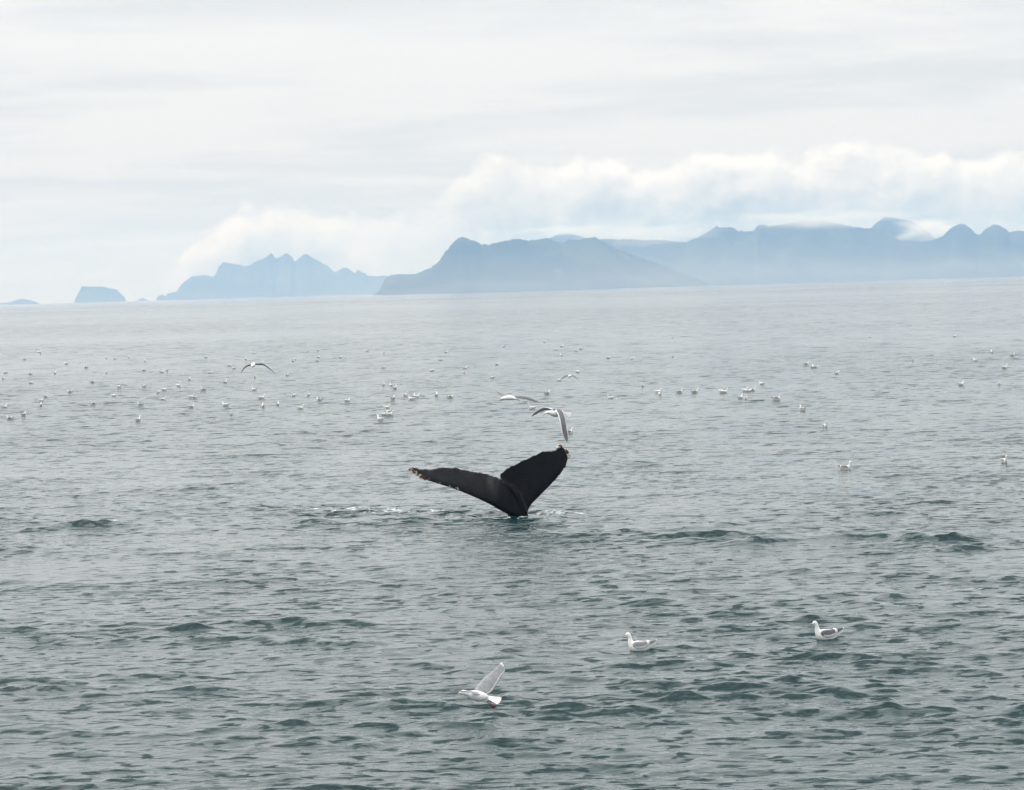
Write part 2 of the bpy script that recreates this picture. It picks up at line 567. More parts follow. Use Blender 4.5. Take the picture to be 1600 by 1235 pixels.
LEFT_M = [(244, 468), (249, 462), (255, 462), (258, 464), (262, 459), (268, 457.5), (276, 457), (279, 452), (289, 439), (300, 433), (315, 431), (326, 432), (334, 433), (337, 429), (341, 419), (349, 411),
          (354, 410), (364, 412.5), (379, 417), (390, 416), (397, 411), (412, 405), (420, 399), (424, 397), (427, 400.5), (430, 405), (439, 401), (446, 397.5), (454, 400),
          (459, 407), (460, 411), (467, 405), (474, 399), (480, 399), (491, 406), (499, 409), (510, 416), (525, 425.6), (544, 431), (555, 425.6), (562, 424), (570, 427.5),
          (577, 433), (585, 433), (600, 431), (630, 436), (660, 456)]
ROCK = [(116, 473), (117, 470), (119, 464), (126, 452), (128, 447.4), (135, 448), (141, 449), (156, 448.5), (163, 448), (169, 451), (182, 452.6), (189, 459), (195, 467), (197, 470.5)]
FARL = [(-60, 477), (-30, 473), (-5, 474), (12, 473), (22, 470.5), (34, 467), (42, 468), (52, 471), (62, 474)]
BACK1 = [(838, 384), (861, 371), (876, 366), (891, 365), (910, 371), (935, 384)]
BACK2 = [(1340, 385), (1365, 352), (1382, 339.5), (1397, 341), (1424, 346), (1450, 362), (1475, 385)]
BACK3 = [(505, 440), (525, 425), (532, 421), (540, 418), (550, 424), (565, 437)]
ISLET = [(214, 470), (217, 468.5), (223, 466), (229, 469), (231, 470)]
hill('hill', 'dark blue hazy headland with a steep left face behind the whale tail', MID, 8600, 420, 1)
hill('hill', 'long broken blue mountain range along the right, tops in cloud', RIGHT_R, 10200, 520, 2)
hill('hill', 'pale hazy island with three sharp crests left of centre', LEFT_M, 14700, 450, 3)
hill('hill', 'small flat topped rock island far left on the horizon', ROCK, 14600, 160, 4, 0.7)
hill('hill', 'faintest low hill at the left edge of the horizon', FARL, 15500, 150, 5, 0.5)
hill('hill', 'blue summit showing just above the headland', BACK1, 12600, 300, 6, 0.5)
hill('hill', 'blue peak poking out of cloud behind the right range', BACK2, 11300, 200, 7, 0.5)
hill('hill', 'faint small peak behind the right end of the left island', BACK3, 15400, 200, 8, 0.5)
hill('hill', 'tiny islet between the flat rock and the left island', ISLET, 14600, 60, 9, 0.5)

# ------------------------------------------------------------------ whale tail
m, n, b = material('wet_whale_skin', (0.008, 0.009, 0.011), 0.34, 0.06)
tc = n.new('ShaderNodeTexCoord').outputs['Object']
f1 = n.smooth(n.noise(tc, 1.6, 5, 0.6)[0], 0.4, 0.65)
base = n.mix(f1, (0.0022, 0.0022, 0.0026), (0.0048, 0.0049, 0.0060))
scar = n.smooth(n.noise(tc, 13, 2, 0.5)[0], 0.77, 0.80)
n.put(b.inputs['Base Color'], n.mix(n.math('MULTIPLY', scar, 0.6), base, (0.22, 0.21, 0.19)))
n.put(b.inputs['Roughness'], n.smooth(n.noise(tc, 3.0, 4, 0.6)[0], 0.3, 0.7, 0.36, 0.54))
bmp = n.new('ShaderNodeBump')
n.put(bmp.inputs['Height'], n.noise(n.vmath('MULTIPLY', tc, (1, 1, 1)), 9, 5, 0.6)[0])
bmp.inputs['Strength'].default_value = 0.25
bmp.inputs['Distance'].default_value = 0.06
n.put(b.inputs['Normal'], bmp.outputs[0])
SKIN = m
WD = WHALE.y


def resample(pts_, n_):
    a = np.array(pts_, dtype=float)
    s = np.concatenate([[0], np.cumsum(np.linalg.norm(np.diff(a[:, :2], axis=0), axis=1))])
    t = np.linspace(0, s[-1], n_)
    return np.stack([np.interp(t, s, a[:, q]) for q in range(a.shape[1])], axis=1)


# edges of the flukes: photograph pixel and distance behind the tail stock (m)
L_LE = [(815, 813, -0.28), (797, 806, -0.26), (778, 795.7, -0.22), (765.8, 788.4, -0.18), (748.8, 779.9, -0.17), (729.3, 771.4, -0.16), (709.9, 764.1, -0.22), (683.2, 755.6, -0.28), (663.7, 749.5, -0.26), (651.6, 742.5, -0.22), (641.0, 734.2, -0.12)]
L_TE = [(810, 772, -0.16), (796, 760, -0.10), (780.5, 747.6, 0.08), (770.6, 743.4, 0.34), (760.9, 740.3, 0.55), (746.3, 738.6, 0.66), (731.8, 734.4, 0.68), (717.2, 732, 0.62), (702.6, 730.8, 0.52), (685.6, 730.8, 0.38), (668.6, 732.6, 0.20), (651.6, 731.5, 0.0), (643.5, 729.6, -0.10)]
R_LE = [(818, 806, 0.05), (824.3, 801, 0.08), (826.5, 794.4, 0.12), (831.4, 787.2, 0.2), (838.7, 779.9, 0.32), (850.8, 767.7, 0.52), (863, 755.6, 0.74), (875.1, 742.2, 0.98), (884.5, 729, 1.2), (887.6, 717.5, 1.34), (887, 710.6, 1.40), (883.6, 703.3, 1.42)]
R_TE = [(783, 752, 0.10), (781.0, 741, 0.20), (790, 733.5, 0.24), (804.6, 726.4, 0.36), (821.7, 717.4, 0.55), (836.2, 709.4, 0.74), (850.8, 705.8, 0.95), (865.4, 704.6, 1.14), (870.5, 701.8, 1.24), (873.5, 697.5, 1.32), (878, 698.5, 1.38)]


def fluke_mesh(bm, le, te, seed):
    g = random.Random(seed)
    ns, nc = 64, 14
    A, B = resample(le, ns), resample(te, ns)
    tops, bots = [], []
    jag = 0.0
    for s in range(ns):
        f = s / (ns - 1)
        a = at_depth(A[s, 0], A[s, 1], WD + A[s, 2])
        jag = jag * 0.62 + g.uniform(-1, 1) * 1.15
        bite = jag * (0.9 if 3 < s < ns - 4 else 0.0)
        bb = at_depth(B[s, 0], B[s, 1], WD + B[s, 2])
        torn = at_depth(B[s, 0], B[s, 1] + bite, WD + B[s, 2]) - bb
        thick = 0.030 + 0.15 * (1 - f) ** 1.5
        chord = bb - a
        s2 = min(s + 1, ns - 1)
        s1 = max(s - 1, 0)
        ma = at_depth(*(A[s1, :2] + B[s1, :2]) / 2, WD + (A[s1, 2] + B[s1, 2]) / 2)
        mb = at_depth(*(A[s2, :2] + B[s2, :2]) / 2, WD + (A[s2, 2] + B[s2, 2]) / 2)
        nrm_ = chord.cross(mb - ma)
        if nrm_.length < 1e-6:
            nrm_ = Vector((0, -1, 0))
        nrm_.normalize()
        if nrm_.y > 0:
            nrm_ = -nrm_
        rt, rb = [], []
        for c in range(nc + 1):
            u = c / nc
            prof = math.sqrt(u) * (1 - u) ** 0.9 * 1.9 + 0.22 * (1 - u) * min(1, u * 8) + 0.10
            ctr = a + chord * u + torn * u ** 5 - nrm_ * (0.05 * math.sin(u * math.pi)) * (1 - f)
            rt.append(bm.verts.new(ctr + nrm_ * thick * prof))
            rb.append(bm.verts.new(ctr - nrm_ * thick * prof))
        tops.append(rt)
        bots.append(rb)
    for s in range(ns - 1):
        for c in range(nc):
            bm.faces.new((tops[s][c], tops[s][c + 1], tops[s + 1][c + 1], tops[s + 1][c]))
            bm.faces.new((bots[s][c], bots[s + 1][c], bots[s + 1][c + 1], bots[s][c + 1]))
        for c in (0, nc):
            bm.faces.new((tops[s][c], tops[s + 1][c], bots[s + 1][c], bots[s][c]))
    for s in (0, ns - 1):
        for c in range(nc):
            bm.faces.new((tops[s][c], bots[s][c], bots[s][c + 1], tops[s][c + 1]))


def tube(bm, path, seg=20, squash=1.0, keel=0.0, flip=None):
    """Loft rings (centre, radius) along a path; closed ends."""
    rings = []
    P_ = [Vector(p[0]) for p in path]
    for i, (c, r) in enumerate(path):
        d = (P_[min(i + 1, len(P_) - 1)] - P_[max(i - 1, 0)]).normalized()
        side = d.cross(Vector((0, 1, 0.001)) if flip is None else flip).normalized()
        oth = side.cross(d).normalized()
        rx, ry = r if isinstance(r, tuple) else (r, r * squash)
        rings.append([bm.verts.new(P_[i] + side * math.cos(t) * rx + oth * math.sin(t) * ry) for t in (6.28318 * q / seg for q in range(seg))])
    for a, c in zip(rings, rings[1:]):
        for q in range(seg):
            bm.faces.new((a[q], a[(q + 1) % seg], c[(q + 1) % seg], c[q]))
    bm.faces.new(rings[0][::-1])
    bm.faces.new(rings[-1])
    return rings


def whale():
    bm = bmesh.new()
    fluke_mesh(bm, L_LE, L_TE, 3)
    fluke_mesh(bm, R_LE, R_TE, 5)
    st = [((816, 900, 0.35), (0.40, 0.62)), ((812, 850, 0.15), (0.34, 0.50)), ((808, 815, 0.03), (0.29, 0.42)), ((808, 800, 0.0), (0.26, 0.36)), ((808.5, 788, -0.02), (0.22, 0.30)),
          ((807, 776, 0.0), (0.17, 0.25)), ((801, 765, 0.05), (0.12, 0.20)), ((792, 756, 0.10), (0.075, 0.14)), ((784, 749, 0.17), (0.035, 0.08))]
    tube(bm, [(at_depth(a, c, WD + d), r) for (a, c, d), r in st], 24)
    ridge = [((820.5, 812, -0.30), 0.11), ((819, 800, -0.31), 0.10), ((814.5, 786, -0.30), 0.095), ((808, 773, -0.25), 0.085), ((799, 762.5, -0.15), 0.07), ((788, 753.5, -0.02), 0.045)]
    tube(bm, [(at_depth(a, c, WD + d), r) for (a, c, d), r in ridge], 10)
    bmesh.ops.recalc_face_normals(bm, faces=bm.faces)
    for v in bm.verts:
        v.co -= WHALE
    me = bpy.data.meshes.new('tail_raw')
    bm.to_mesh(me)
    bm.free()
    tmp = bpy.data.objects.new('tail_raw', me)
    COL.objects.link(tmp)
    md = tmp.modifiers.new('remesh', 'REMESH')
    md.mode = 'VOXEL'
    md.voxel_size = 0.018
    ms = tmp.modifiers.new('smooth', 'SMOOTH')
    ms.factor = 0.5
    ms.iterations = 10
    dg = bpy.context.evaluated_depsgraph_get()
    res = bpy.data.meshes.new_from_object(tmp.evaluated_get(dg))
    res.name = 'body'
    bpy.data.objects.remove(tmp)
    bpy.data.meshes.remove(me)
    res.polygons.foreach_set('use_smooth', np.ones(len(res.polygons), dtype=bool))
    res.materials.clear()
    return res


root = link('humpback_whale', None)
root.location = WHALE
tag(root, 'glossy black humpback whale tail with raised flukes sinking into the sea', 'whale')
body = link('body', whale(), SKIN, root)

m, n, b = material('barnacle_crust', (0.4, 0.36, 0.3), 0.8, 0.2)
tc = n.new('ShaderNodeTexCoord').outputs['Object']
f = n.smooth(n.noise(tc, 9, 3, 0.6)[0], 0.46, 0.55)
n.put(b.inputs['Base Color'], n.mix(f, (0.060, 0.022, 0.012), (0.62, 0.57, 0.47)))
BARN = m


def barnacles(spots, seed):
    """Small truncated cones crusted along the fluke edge."""
    g = random.Random(seed)
    bm = bmesh.new()
    for p, nrm_, r in spots:
        z = nrm_.normalized()
        x = z.orthogonal().normalized()
        y = z.cross(x)
        rings = []
        for q, (hh, rr) in enumerate(((-0.3, 1.1), (0.35, 0.9), (0.9, 0.5), (0.7, 0.2))):
            rings.append([bm.verts.new(p + z * hh * r + (x * math.cos(t) + y * math.sin(t)) * rr * r * g.uniform(0.85, 1.15)) for t in (6.283 * w / 7 for w in range(7))])
        for a, c in zip(rings, rings[1:]):
            for w in range(7):
                bm.faces.new((a[w], a[(w + 1) % 7], c[(w + 1) % 7], c[w]))
        bm.faces.new(rings[-1])
    me = bpy.data.meshes.new('barnacles')
    bm.to_mesh(me)
    bm.free()
    return me


def edge_spots(edge, lo, hi, n_, seed, rmin, rmax, jit):
    g = random.Random(seed)
    E = resample(edge, 200)
    res = []
    for _ in range(n_):
        q = E[int(199 * g.uniform(lo, hi))]
        p = at_depth(q[0] + g.gauss(0, jit), q[1] - abs(g.gauss(0, jit)), WD + q[2] - 0.03) - WHALE
        res.append((p, Vector((g.uniform(-0.6, 0.3), -1, g.uniform(-0.7, 0.5))), g.uniform(rmin, rmax)))
    return res


sp = edge_spots(L_LE, 0.86, 1.0, 60, 1, 0.018, 0.042, 1.2) + edge_spots(L_LE, 0.45, 0.86, 16, 2, 0.008, 0.018, 1.6)
tag(link('barnacles', barnacles(sp, 4), BARN, body), 'rust brown and white barnacle crust on the left fluke tip', kind='stuff')
sp = edge_spots(R_LE, 0.90, 1.0, 26, 3, 0.02, 0.045, 1.0) + edge_spots(R_LE, 0.5, 0.8, 5, 6, 0.01, 0.02, 1.0) + edge_spots(R_TE, 0.93, 1.0, 14, 8, 0.02, 0.05, 0.8)
tag(link('barnacles', barnacles(sp, 5), BARN, body), 'barnacle crust on the right fluke tip', kind='stuff')

# ------------------------------------------------------------------ gulls
WHITE, n, b = material('white_plumage', (0.80, 0.80, 0.78), 0.8, 0.2)
vary(n, b, (0.70, 0.70, 0.69), (0.84, 0.84, 0.82), 14)
GREY, n, b = material('grey_plumage', (0.28, 0.285, 0.30), 0.8, 0.2)
vary(n, b, (0.25, 0.255, 0.27), (0.33, 0.335, 0.35), 18)
PALE, n, b = material('pale_grey_plumage', (0.5, 0.5, 0.5), 0.8, 0.2)
vary(n, b, (0.56, 0.56, 0.57), (0.70, 0.70, 0.70), 18)
DARKGREY, n, b = material('dark_grey_plumage', (0.10, 0.10, 0.115), 0.8, 0.2)
vary(n, b, (0.12, 0.12, 0.14), (0.18, 0.18, 0.20), 18)
BROWN, n, b = material('mottled_brown_plumage', (0.2, 0.17, 0.14), 0.8, 0.2)
vary(n, b, (0.12, 0.10, 0.085), (0.36, 0.32, 0.27), 22)
BILL, n, b = material('yellow_bill', (0.55, 0.36, 0.06), 0.5)
LEGM, n, b = material('dark_red_leg', (0.16, 0.018, 0.020), 0.5)
EYEM, n, b = material('eye', (0.01, 0.01, 0.01), 0.3)


def bm_mesh(bm, name, smooth=True):
    bmesh.ops.recalc_face_normals(bm, faces=bm.faces)
    me = bpy.data.meshes.new(name)
    bm.to_mesh(me)
    bm.free()
    if smooth:
        me.polygons.foreach_set('use_smooth', np.ones(len(me.polygons), dtype=bool))
    return me


def spline(pts_, n_):
    """Catmull-Rom through tuples of floats."""
    a = np.array(pts_, dtype=float)
    a = np.concatenate([[2 * a[0] - a[1]], a, [2 * a[-1] - a[-2]]])
    outp = []
    segs = len(a) - 3
    for i in range(n_):
        t = i / (n_ - 1) * segs
        k_ = min(int(t), segs - 1)
        t -= k_
        p0, p1, p2, p3 = a[k_:k_ + 4]
        outp.append(0.5 * (2 * p1 + (p2 - p0) * t + (2 * p0 - 5 * p1 + 4 * p2 - p3) * t * t + (3 * p1 - p0 - 3 * p2 + p3) * t ** 3))
    return np.array(outp)


# floating gull, bill towards -X, waterline at z = 0, about 0.56 m long
def float_body(seg=14, n_=22, head=(0, 0)):
    hx, hy = head
    path = [(0.315, 0, 0.125, 0.030, 0.006), (0.27, 0, 0.112, 0.042, 0.014), (0.19, 0, 0.085, 0.062, 0.048), (0.08, 0, 0.060, 0.088, 0.080), (-0.03, 0, 0.052, 0.098, 0.090),
            (-0.12, 0, 0.075, 0.086, 0.088), (-0.165, 0, 0.130, 0.056, 0.062), (-0.178, 0, 0.185, 0.038, 0.042), (-0.190, hy * 0.4, 0.225, 0.038, 0.040),
            (-0.218 + hx * 0.5, hy, 0.246, 0.036, 0.036), (-0.248 + hx, hy * 1.6, 0.240, 0.022, 0.020), (-0.262 + hx, hy * 1.8, 0.236, 0.010, 0.010)]
    bm = bmesh.new()
    a = spline(path, n_)
    tube(bm, [(tuple(q[:3]), (max(q[3], 0.004), max(q[4], 0.004))) for q in a], seg, flip=Vector((0, 1, 0)))
    return bm


def swap_ring(bm):
    return bm


def float_wing(side, n_=12, seg=10):
    path = [(-0.115, side * 0.070, 0.105, 0.020, 0.016), (-0.07, side * 0.088, 0.098, 0.026, 0.050), (0.03, side * 0.096, 0.092, 0.022, 0.058), (0.13, side * 0.076, 0.108, 0.020, 0.046),
            (0.22, side * 0.044, 0.130, 0.014, 0.026), (0.30, side * 0.018, 0.150, 0.008, 0.013), (0.345, side * 0.006, 0.162, 0.004, 0.005)]
    bm = bmesh.new()
    a = spline(path, n_)
    rings = tube(bm, [(tuple(q[:3]), (max(q[4], 0.003), max(q[3], 0.003))) for q in a], seg, flip=Vector((0, 1, 0)))
    for f_ in bm.faces:                                   # white trailing quills low on the wing and before the tip
        c = f_.calc_center_median()
        t = (c.x + 0.115) / 0.46
        low_ = c.z < 0.062 + 0.05 * t
        f_.material_index = 1 if (0.60 < t < 0.70 or low_ or t > 0.93) else 0
    return bm


def bill_mesh(length=0.05):
    bm = bmesh.new()
    tube(bm, [((0, 0, 0), (0.010, 0.009)), ((-length * 0.5, 0, -0.001), (0.009, 0.007)), ((-length * 0.85, 0, -0.004), (0.007, 0.005)), ((-length, 0, -0.010), (0.002, 0.002))], 8, flip=Vector((0, 1, 0)))
    return bm_mesh(bm, 'bill')


def eye_mesh():
    bm = bmesh.new()
    bmesh.ops.create_icosphere(bm, subdivisions=1, radius=0.006)
    return bm_mesh(bm, 'eye')


def set_mats(me, mats):
    for q in mats:
        me.materials.append(q)
    return me


BODY_ME = set_mats(bm_mesh(float_body(), 'body'), [WHITE])
BILL_ME = set_mats(bill_mesh(), [BILL])
EYE_ME = set_mats(eye_mesh(), [EYEM])
WINGS = {}
for nm, mt in (('grey', GREY), ('dark', DARKGREY), ('brown', BROWN)):
    WINGS[nm] = [set_mats(bm_mesh(float_wing(s), 'wing'), [mt, WHITE]) for s in (-1, 1)]


def near_gull(px, py, heading, tone, label, group, scale=1.0, sink=0.0):
    p = on_water(px, py)
    p.z = sea_level(p) - 0.012 - sink
    g = link('floating_gull', None)
    g.location = p
    g.rotation_euler = (0, 0, heading)
    g.scale = (scale, scale, scale * 1.3)
    tag(g, label, 'gull', group)
    bo = link('body', BODY_ME, None, g)
    for me in WINGS[tone]:
        link('wing', me, None, g)
    bl = link('bill', BILL_ME, None, g)
    bl.location = (-0.255, 0, 0.239)
    for s in (-1, 1):
        e = link('eye', EYE_ME, None, bo)
        e.location = (-0.228, s * 0.0315, 0.252)
    return g


def far_mesh(tone, head=(0, 0)):
    """A whole far gull in one light mesh."""
    bm = float_body(8, 13, head)
    for f_ in bm.faces:
        f_.material_index = 0
    for s in (-1, 1):
        w = float_wing(s, 7, 6)
        me = bpy.data.meshes.new('t')
        for f_ in w.faces:
            f_.material_index = 1 if f_.material_index == 0 else 0
        w.to_mesh(me)
        w.free()
        bm.from_mesh(me)
        bpy.data.meshes.remove(me)
    me = bpy.data.meshes.new('t')
    bb = bmesh.new()
    tube(bb, [((-0.255, 0, 0.239), (0.010, 0.009)), ((-0.30, 0, 0.232), (0.003, 0.003))], 6, flip=Vector((0, 1, 0)))
    for f_ in bb.faces:
        f_.material_index = 2
    bb.to_mesh(me)
    bb.free()
    bm.from_mesh(me)
    bpy.data.meshes.remove(me)
    return set_mats(bm_mesh(bm, 'floating_gull'), [WHITE, {'pale': PALE, 'grey': GREY, 'brown': BROWN}[tone], BILL])


PI = math.pi
near_gull(999, 1015, -0.12, 'grey', 'pale grey winged gull floating nearer the whale, left of the two close gulls', 'gulls floating close to the camera', 0.92)
near_gull(1291, 995, 0.10, 'dark', 'gull with dark grey folded wings floating at the right, close by', 'gulls floating close to the camera', 0.96)
near_gull(1321, 734, PI - 0.3, 'brown', 'mottled gull floating alone right of the whale, facing right', 'gulls floating beyond the whale', 0.85)
near_gull(1569, 723, PI - 1.2, 'grey', 'gull floating alone by the right edge, level with the fluke top', 'gulls floating beyond the whale', 0.8)
near_gull(1289, 668, PI - 1.3, 'grey', 'gull floating alone below the right flock, seen nearly head on', 'gulls floating beyond the whale', 0.85)
near_gull(1254, 642, -1.0, 'grey', 'gull with head turned left floating just under the right row of gulls', 'gulls floating beyond the whale', 0.9)
near_gull(1214, 626, PI - 0.2, 'brown', 'brownish gull facing right at the end of the right row', 'gulls floating beyond the whale', 0.95)

FAR = [(166, 558), (180, 559), (201, 557), (226, 563), (103, 567), (134, 573), (8, 581), (5, 590), (48, 583), (86, 582), (49, 597), (166, 581), (145, 596), (186, 604), (178, 617), (109, 612), (72, 619),
       (65, 625), (64, 632), (7, 635), (15, 653), (37, 648), (145, 630), (216, 656), (219, 631), (255, 623), (247, 612), (257, 608), (253, 580), (261, 578), (224, 578), (225, 603), (279, 602), (296, 592),
       (317, 608), (305, 620), (299, 619), (299, 635), (352, 632), (361, 647), (352, 596), (329, 581), (322, 557), (359, 570), (384, 560), (398, 588), (397, 608), (397, 550), (39, 560), (365, 574),
       (482, 547), (497, 546), (460, 560), (458, 563), (498, 557), (496, 563), (532, 557), (573, 547), (600, 550), (697, 549), (689, 561), (787, 540), (777, 568), (727, 574), (725, 581), (769, 589),
       (674, 578), (600, 573), (599, 600), (611, 601), (617, 606), (634, 617), (614, 622), (643, 623), (646, 619), (651, 619), (682, 617), (704, 620), (605, 636), (606, 643), (601, 647), (609, 647),
       (594, 656), (543, 626), (499, 624), (482, 616), (459, 617), (470, 637), (434, 631), (411, 635), (409, 621), (449, 585), (409, 566),
       (1359, 525), (1492, 524), (1550, 549), (1582, 554), (1570, 574), (1524, 562), (1426, 562), (1260, 568), (1269, 573), (1275, 573), (1308, 582), (1502, 600), (1561, 599),
       (851, 533), (878, 540), (869, 545), (901, 547), (908, 544), (877, 554), (951, 558), (989, 559), (1051, 556), (1051, 526), (903, 580), (1004, 602), (1029, 612), (1031, 615), (1062, 612), (1086, 612),
       (1132, 612), (1128, 611), (1190, 599), (1171, 610), (1176, 609), (1165, 610), (1165, 622), (1157, 621), (954, 621), (855, 614), (831, 637), (874, 593), (889, 675)]
ORD = ['first', 'second', 'third', 'fourth', 'fifth', 'sixth', 'seventh', 'eighth', 'ninth', 'tenth', 'eleventh', 'twelfth', 'thirteenth', 'fourteenth', 'fifteenth', 'sixteenth', 'seventeenth',
       'eighteenth', 'nineteenth', 'twentieth', 'twenty first', 'twenty second', 'twenty third', 'twenty fourth', 'twenty fifth']
FAR_ME = {(t, h): far_mesh(t, hd) for t in ('pale', 'grey', 'brown') for h, hd in enumerate(((0, 0), (0.012, 0.012), (0.012, -0.012)))}


def band(py):
    return 0 if py < 552 else 1 if py < 571 else 2 if py < 592 else 3 if py < 611 else 4 if py < 624 else 5


BAND = ['farthest row', 'second farthest row', 'third farthest row', 'middle row', 'second nearest row', 'nearest row']
SECT = ['under the left island', 'left of the whale', 'right of the whale']
groups = {}
for a, c in FAR:
    groups.setdefault((band(c), 0 if a < 420 else 1 if a < 800 else 2), []).append((a, c))
for (bd, sc_), lst in sorted(groups.items()):
    lst.sort()
    for i, (a, c) in enumerate(lst):
        tone = random.choices(('pale', 'grey', 'brown'), (0.70, 0.16, 0.14))[0]
        face = random.random()
        heading = (PI if face < 0.62 else 0.0) + random.gauss(0, 0.8)
        if face > 0.9:
            heading = random.choice((1.4, -1.4))
        p = on_water(a, c + 2.5)
        o = link('floating_gull', FAR_ME[(tone, random.randrange(3))])
        o.location = (p.x, p.y, sea_level(p) - 0.01)
        o.rotation_euler = (0, 0, heading)
        sz = random.uniform(0.74, 0.90)
        o.scale = (sz, sz, sz * 1.28)
        who = f'{ORD[i]} from left' if len(lst) > 1 else 'the only one'
        tag(o, f'tiny gull afloat {SECT[sc_]}, {who} in {BAND[bd]}', 'gull', 'distant gulls floating on the sea')


# flying gulls: every joint is a photograph pixel with its own distance
def flying_gull(name, label, D, spine, wings, wing_tone, under, tail=None, feet=None, bill=None, lead=0):
    """spine: (px, py, extra distance, radius) from bill base to tail root; wings: lists of (lead px, py, trail px, py, extra distance lead, trail)."""
    D = D * F_PX / 3600.0
    mid = spine[len(spine) // 2]
    C0 = at_depth(mid[0], mid[1], D + mid[2])
    P_ = lambda a, c, d: at_depth(a, c, D + d) - C0
    g = link(name, None)
    g.location = C0
    tag(g, label, 'gull', 'gulls on the wing')
    bm = bmesh.new()
    a = spline([(*P_(q[0], q[1], q[2]), q[3]) for q in spine], 18)
    tube(bm, [(tuple(q[:3]), max(q[3], 0.005)) for q in a], 12)
    link('body', bm_mesh(bm, 'body'), WHITE, g)
    for w in wings:
        st = spline([(*P_(q[0], q[1], q[4]), *P_(q[2], q[3], q[5])) for q in w], 16)
        bm = bmesh.new()
        rings = []
        nc = 8
        for i, q in enumerate(st):
            le, te = Vector(q[:3]), Vector(q[3:])
            f_ = i / 15
            ch = te - le
            nxt = st[min(i + 1, 15)]
            prv = st[max(i - 1, 0)]
            sp_ = (Vector(nxt[:3]) + Vector(nxt[3:]) - Vector(prv[:3]) - Vector(prv[3:]))
            nn = ch.cross(sp_)
            nn = nn.normalized() if nn.length > 1e-9 else Vector((0, 0, 1))
            if nn.z < 0:
                nn = -nn
            th = (0.018 * (1 - f_) + 0.004)
            ring = []
            for c in range(nc + 1):
                u = c / nc
                ring.append(bm.verts.new(le + ch * u + nn * (th * (math.sqrt(u) * (1 - u) * 2.2 + 0.1) + 0.10 * ch.length * u * (1 - u))))
            for c in range(nc - 1, 0, -1):
                u = c / nc
                ring.append(bm.verts.new(le + ch * u + nn * (-th * (math.sqrt(u) * (1 - u) * 0.8 + 0.1) + 0.10 * ch.length * u * (1 - u))))
            rings.append(ring)
        nn_ = len(rings[0])
        for i, (r0, r1) in enumerate(zip(rings, rings[1:])):
            for c in range(nn_):
                fc = bm.faces.new((r0[c], r0[(c + 1) % nn_], r1[(c + 1) % nn_], r1[c]))
                upper = c < nc
                if upper:
                    fc.material_index = 1 if (c >= nc - 1 or c < lead or i > 13) else 0
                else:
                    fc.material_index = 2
        bm.faces.new(rings[0])
        bm.faces.new(rings[-1])
        wo = link('wing', bm_mesh(bm, 'wing'), [wing_tone, WHITE, under], g)
    if tail:
        root_, l_, r_ = tail
        bm = bmesh.new()
        A = P_(*root_)
        L_, R_ = P_(*l_), P_(*r_)
        nn = (L_ - A).cross(R_ - A).normalized() * 0.006
        tp, bt = [], []
        for i in range(7):
            e = L_.lerp(R_, i / 6)
            e = A + (e - A) * (1 + 0.06 * math.sin(i / 6 * PI))
            st_ = A + (e - A) * 0.02 + (L_ - R_) * (0.5 - i / 6) * 0.25
            tp.append((bm.verts.new(st_ + nn), bm.verts.new(e + nn * 0.4)))
            bt.append((bm.verts.new(st_ - nn), bm.verts.new(e - nn * 0.4)))
        for i in range(6):
            bm.faces.new((tp[i][0], tp[i + 1][0], tp[i + 1][1], tp[i][1]))
            bm.faces.new((bt[i][0], bt[i][1], bt[i + 1][1], bt[i + 1][0]))
            bm.faces.new((tp[i][1], tp[i + 1][1], bt[i + 1][1], bt[i][1]))
            bm.faces.new((tp[i][0], bt[i][0], bt[i + 1][0], tp[i + 1][0]))
        for i in (0, 6):
            bm.faces.new((tp[i][0], tp[i][1], bt[i][1], bt[i][0]))
        link('tail', bm_mesh(bm, 'tail', False), WHITE, g)
    if bill:
        bm = bmesh.new()
        A, B = P_(*bill[0]), P_(*bill[1])
        tube(bm, [(tuple(A), 0.011), (tuple(A.lerp(B, 0.6)), 0.009), (tuple(B), 0.003)], 8)
        link('bill', bm_mesh(bm, 'bill'), BILL, g)
    for ft in feet or ():
        bm = bmesh.new()
        A, B, Cc = (P_(*q) for q in ft)
        tube(bm, [(tuple(A), 0.007), (tuple(B), 0.006)], 6)
        web = [B, Cc + Vector((0.022, 0, 0.008)), Cc + Vector((0.0, 0.02, -0.012)), Cc + Vector((-0.018, 0, -0.004))]
        up_ = Vector((0.0, -0.004, 0.004))
        v1 = [bm.verts.new(q + up_) for q in web]
        v2 = [bm.verts.new(q - up_) for q in web]
        bm.faces.new(v1)
        bm.faces.new(v2[::-1])
        for q in range(4):
            bm.faces.new((v1[q], v1[(q + 1) % 4], v2[(q + 1) % 4], v2[q]))
        link('leg', bm_mesh(bm, 'leg', False), LEGM, g)
    return g


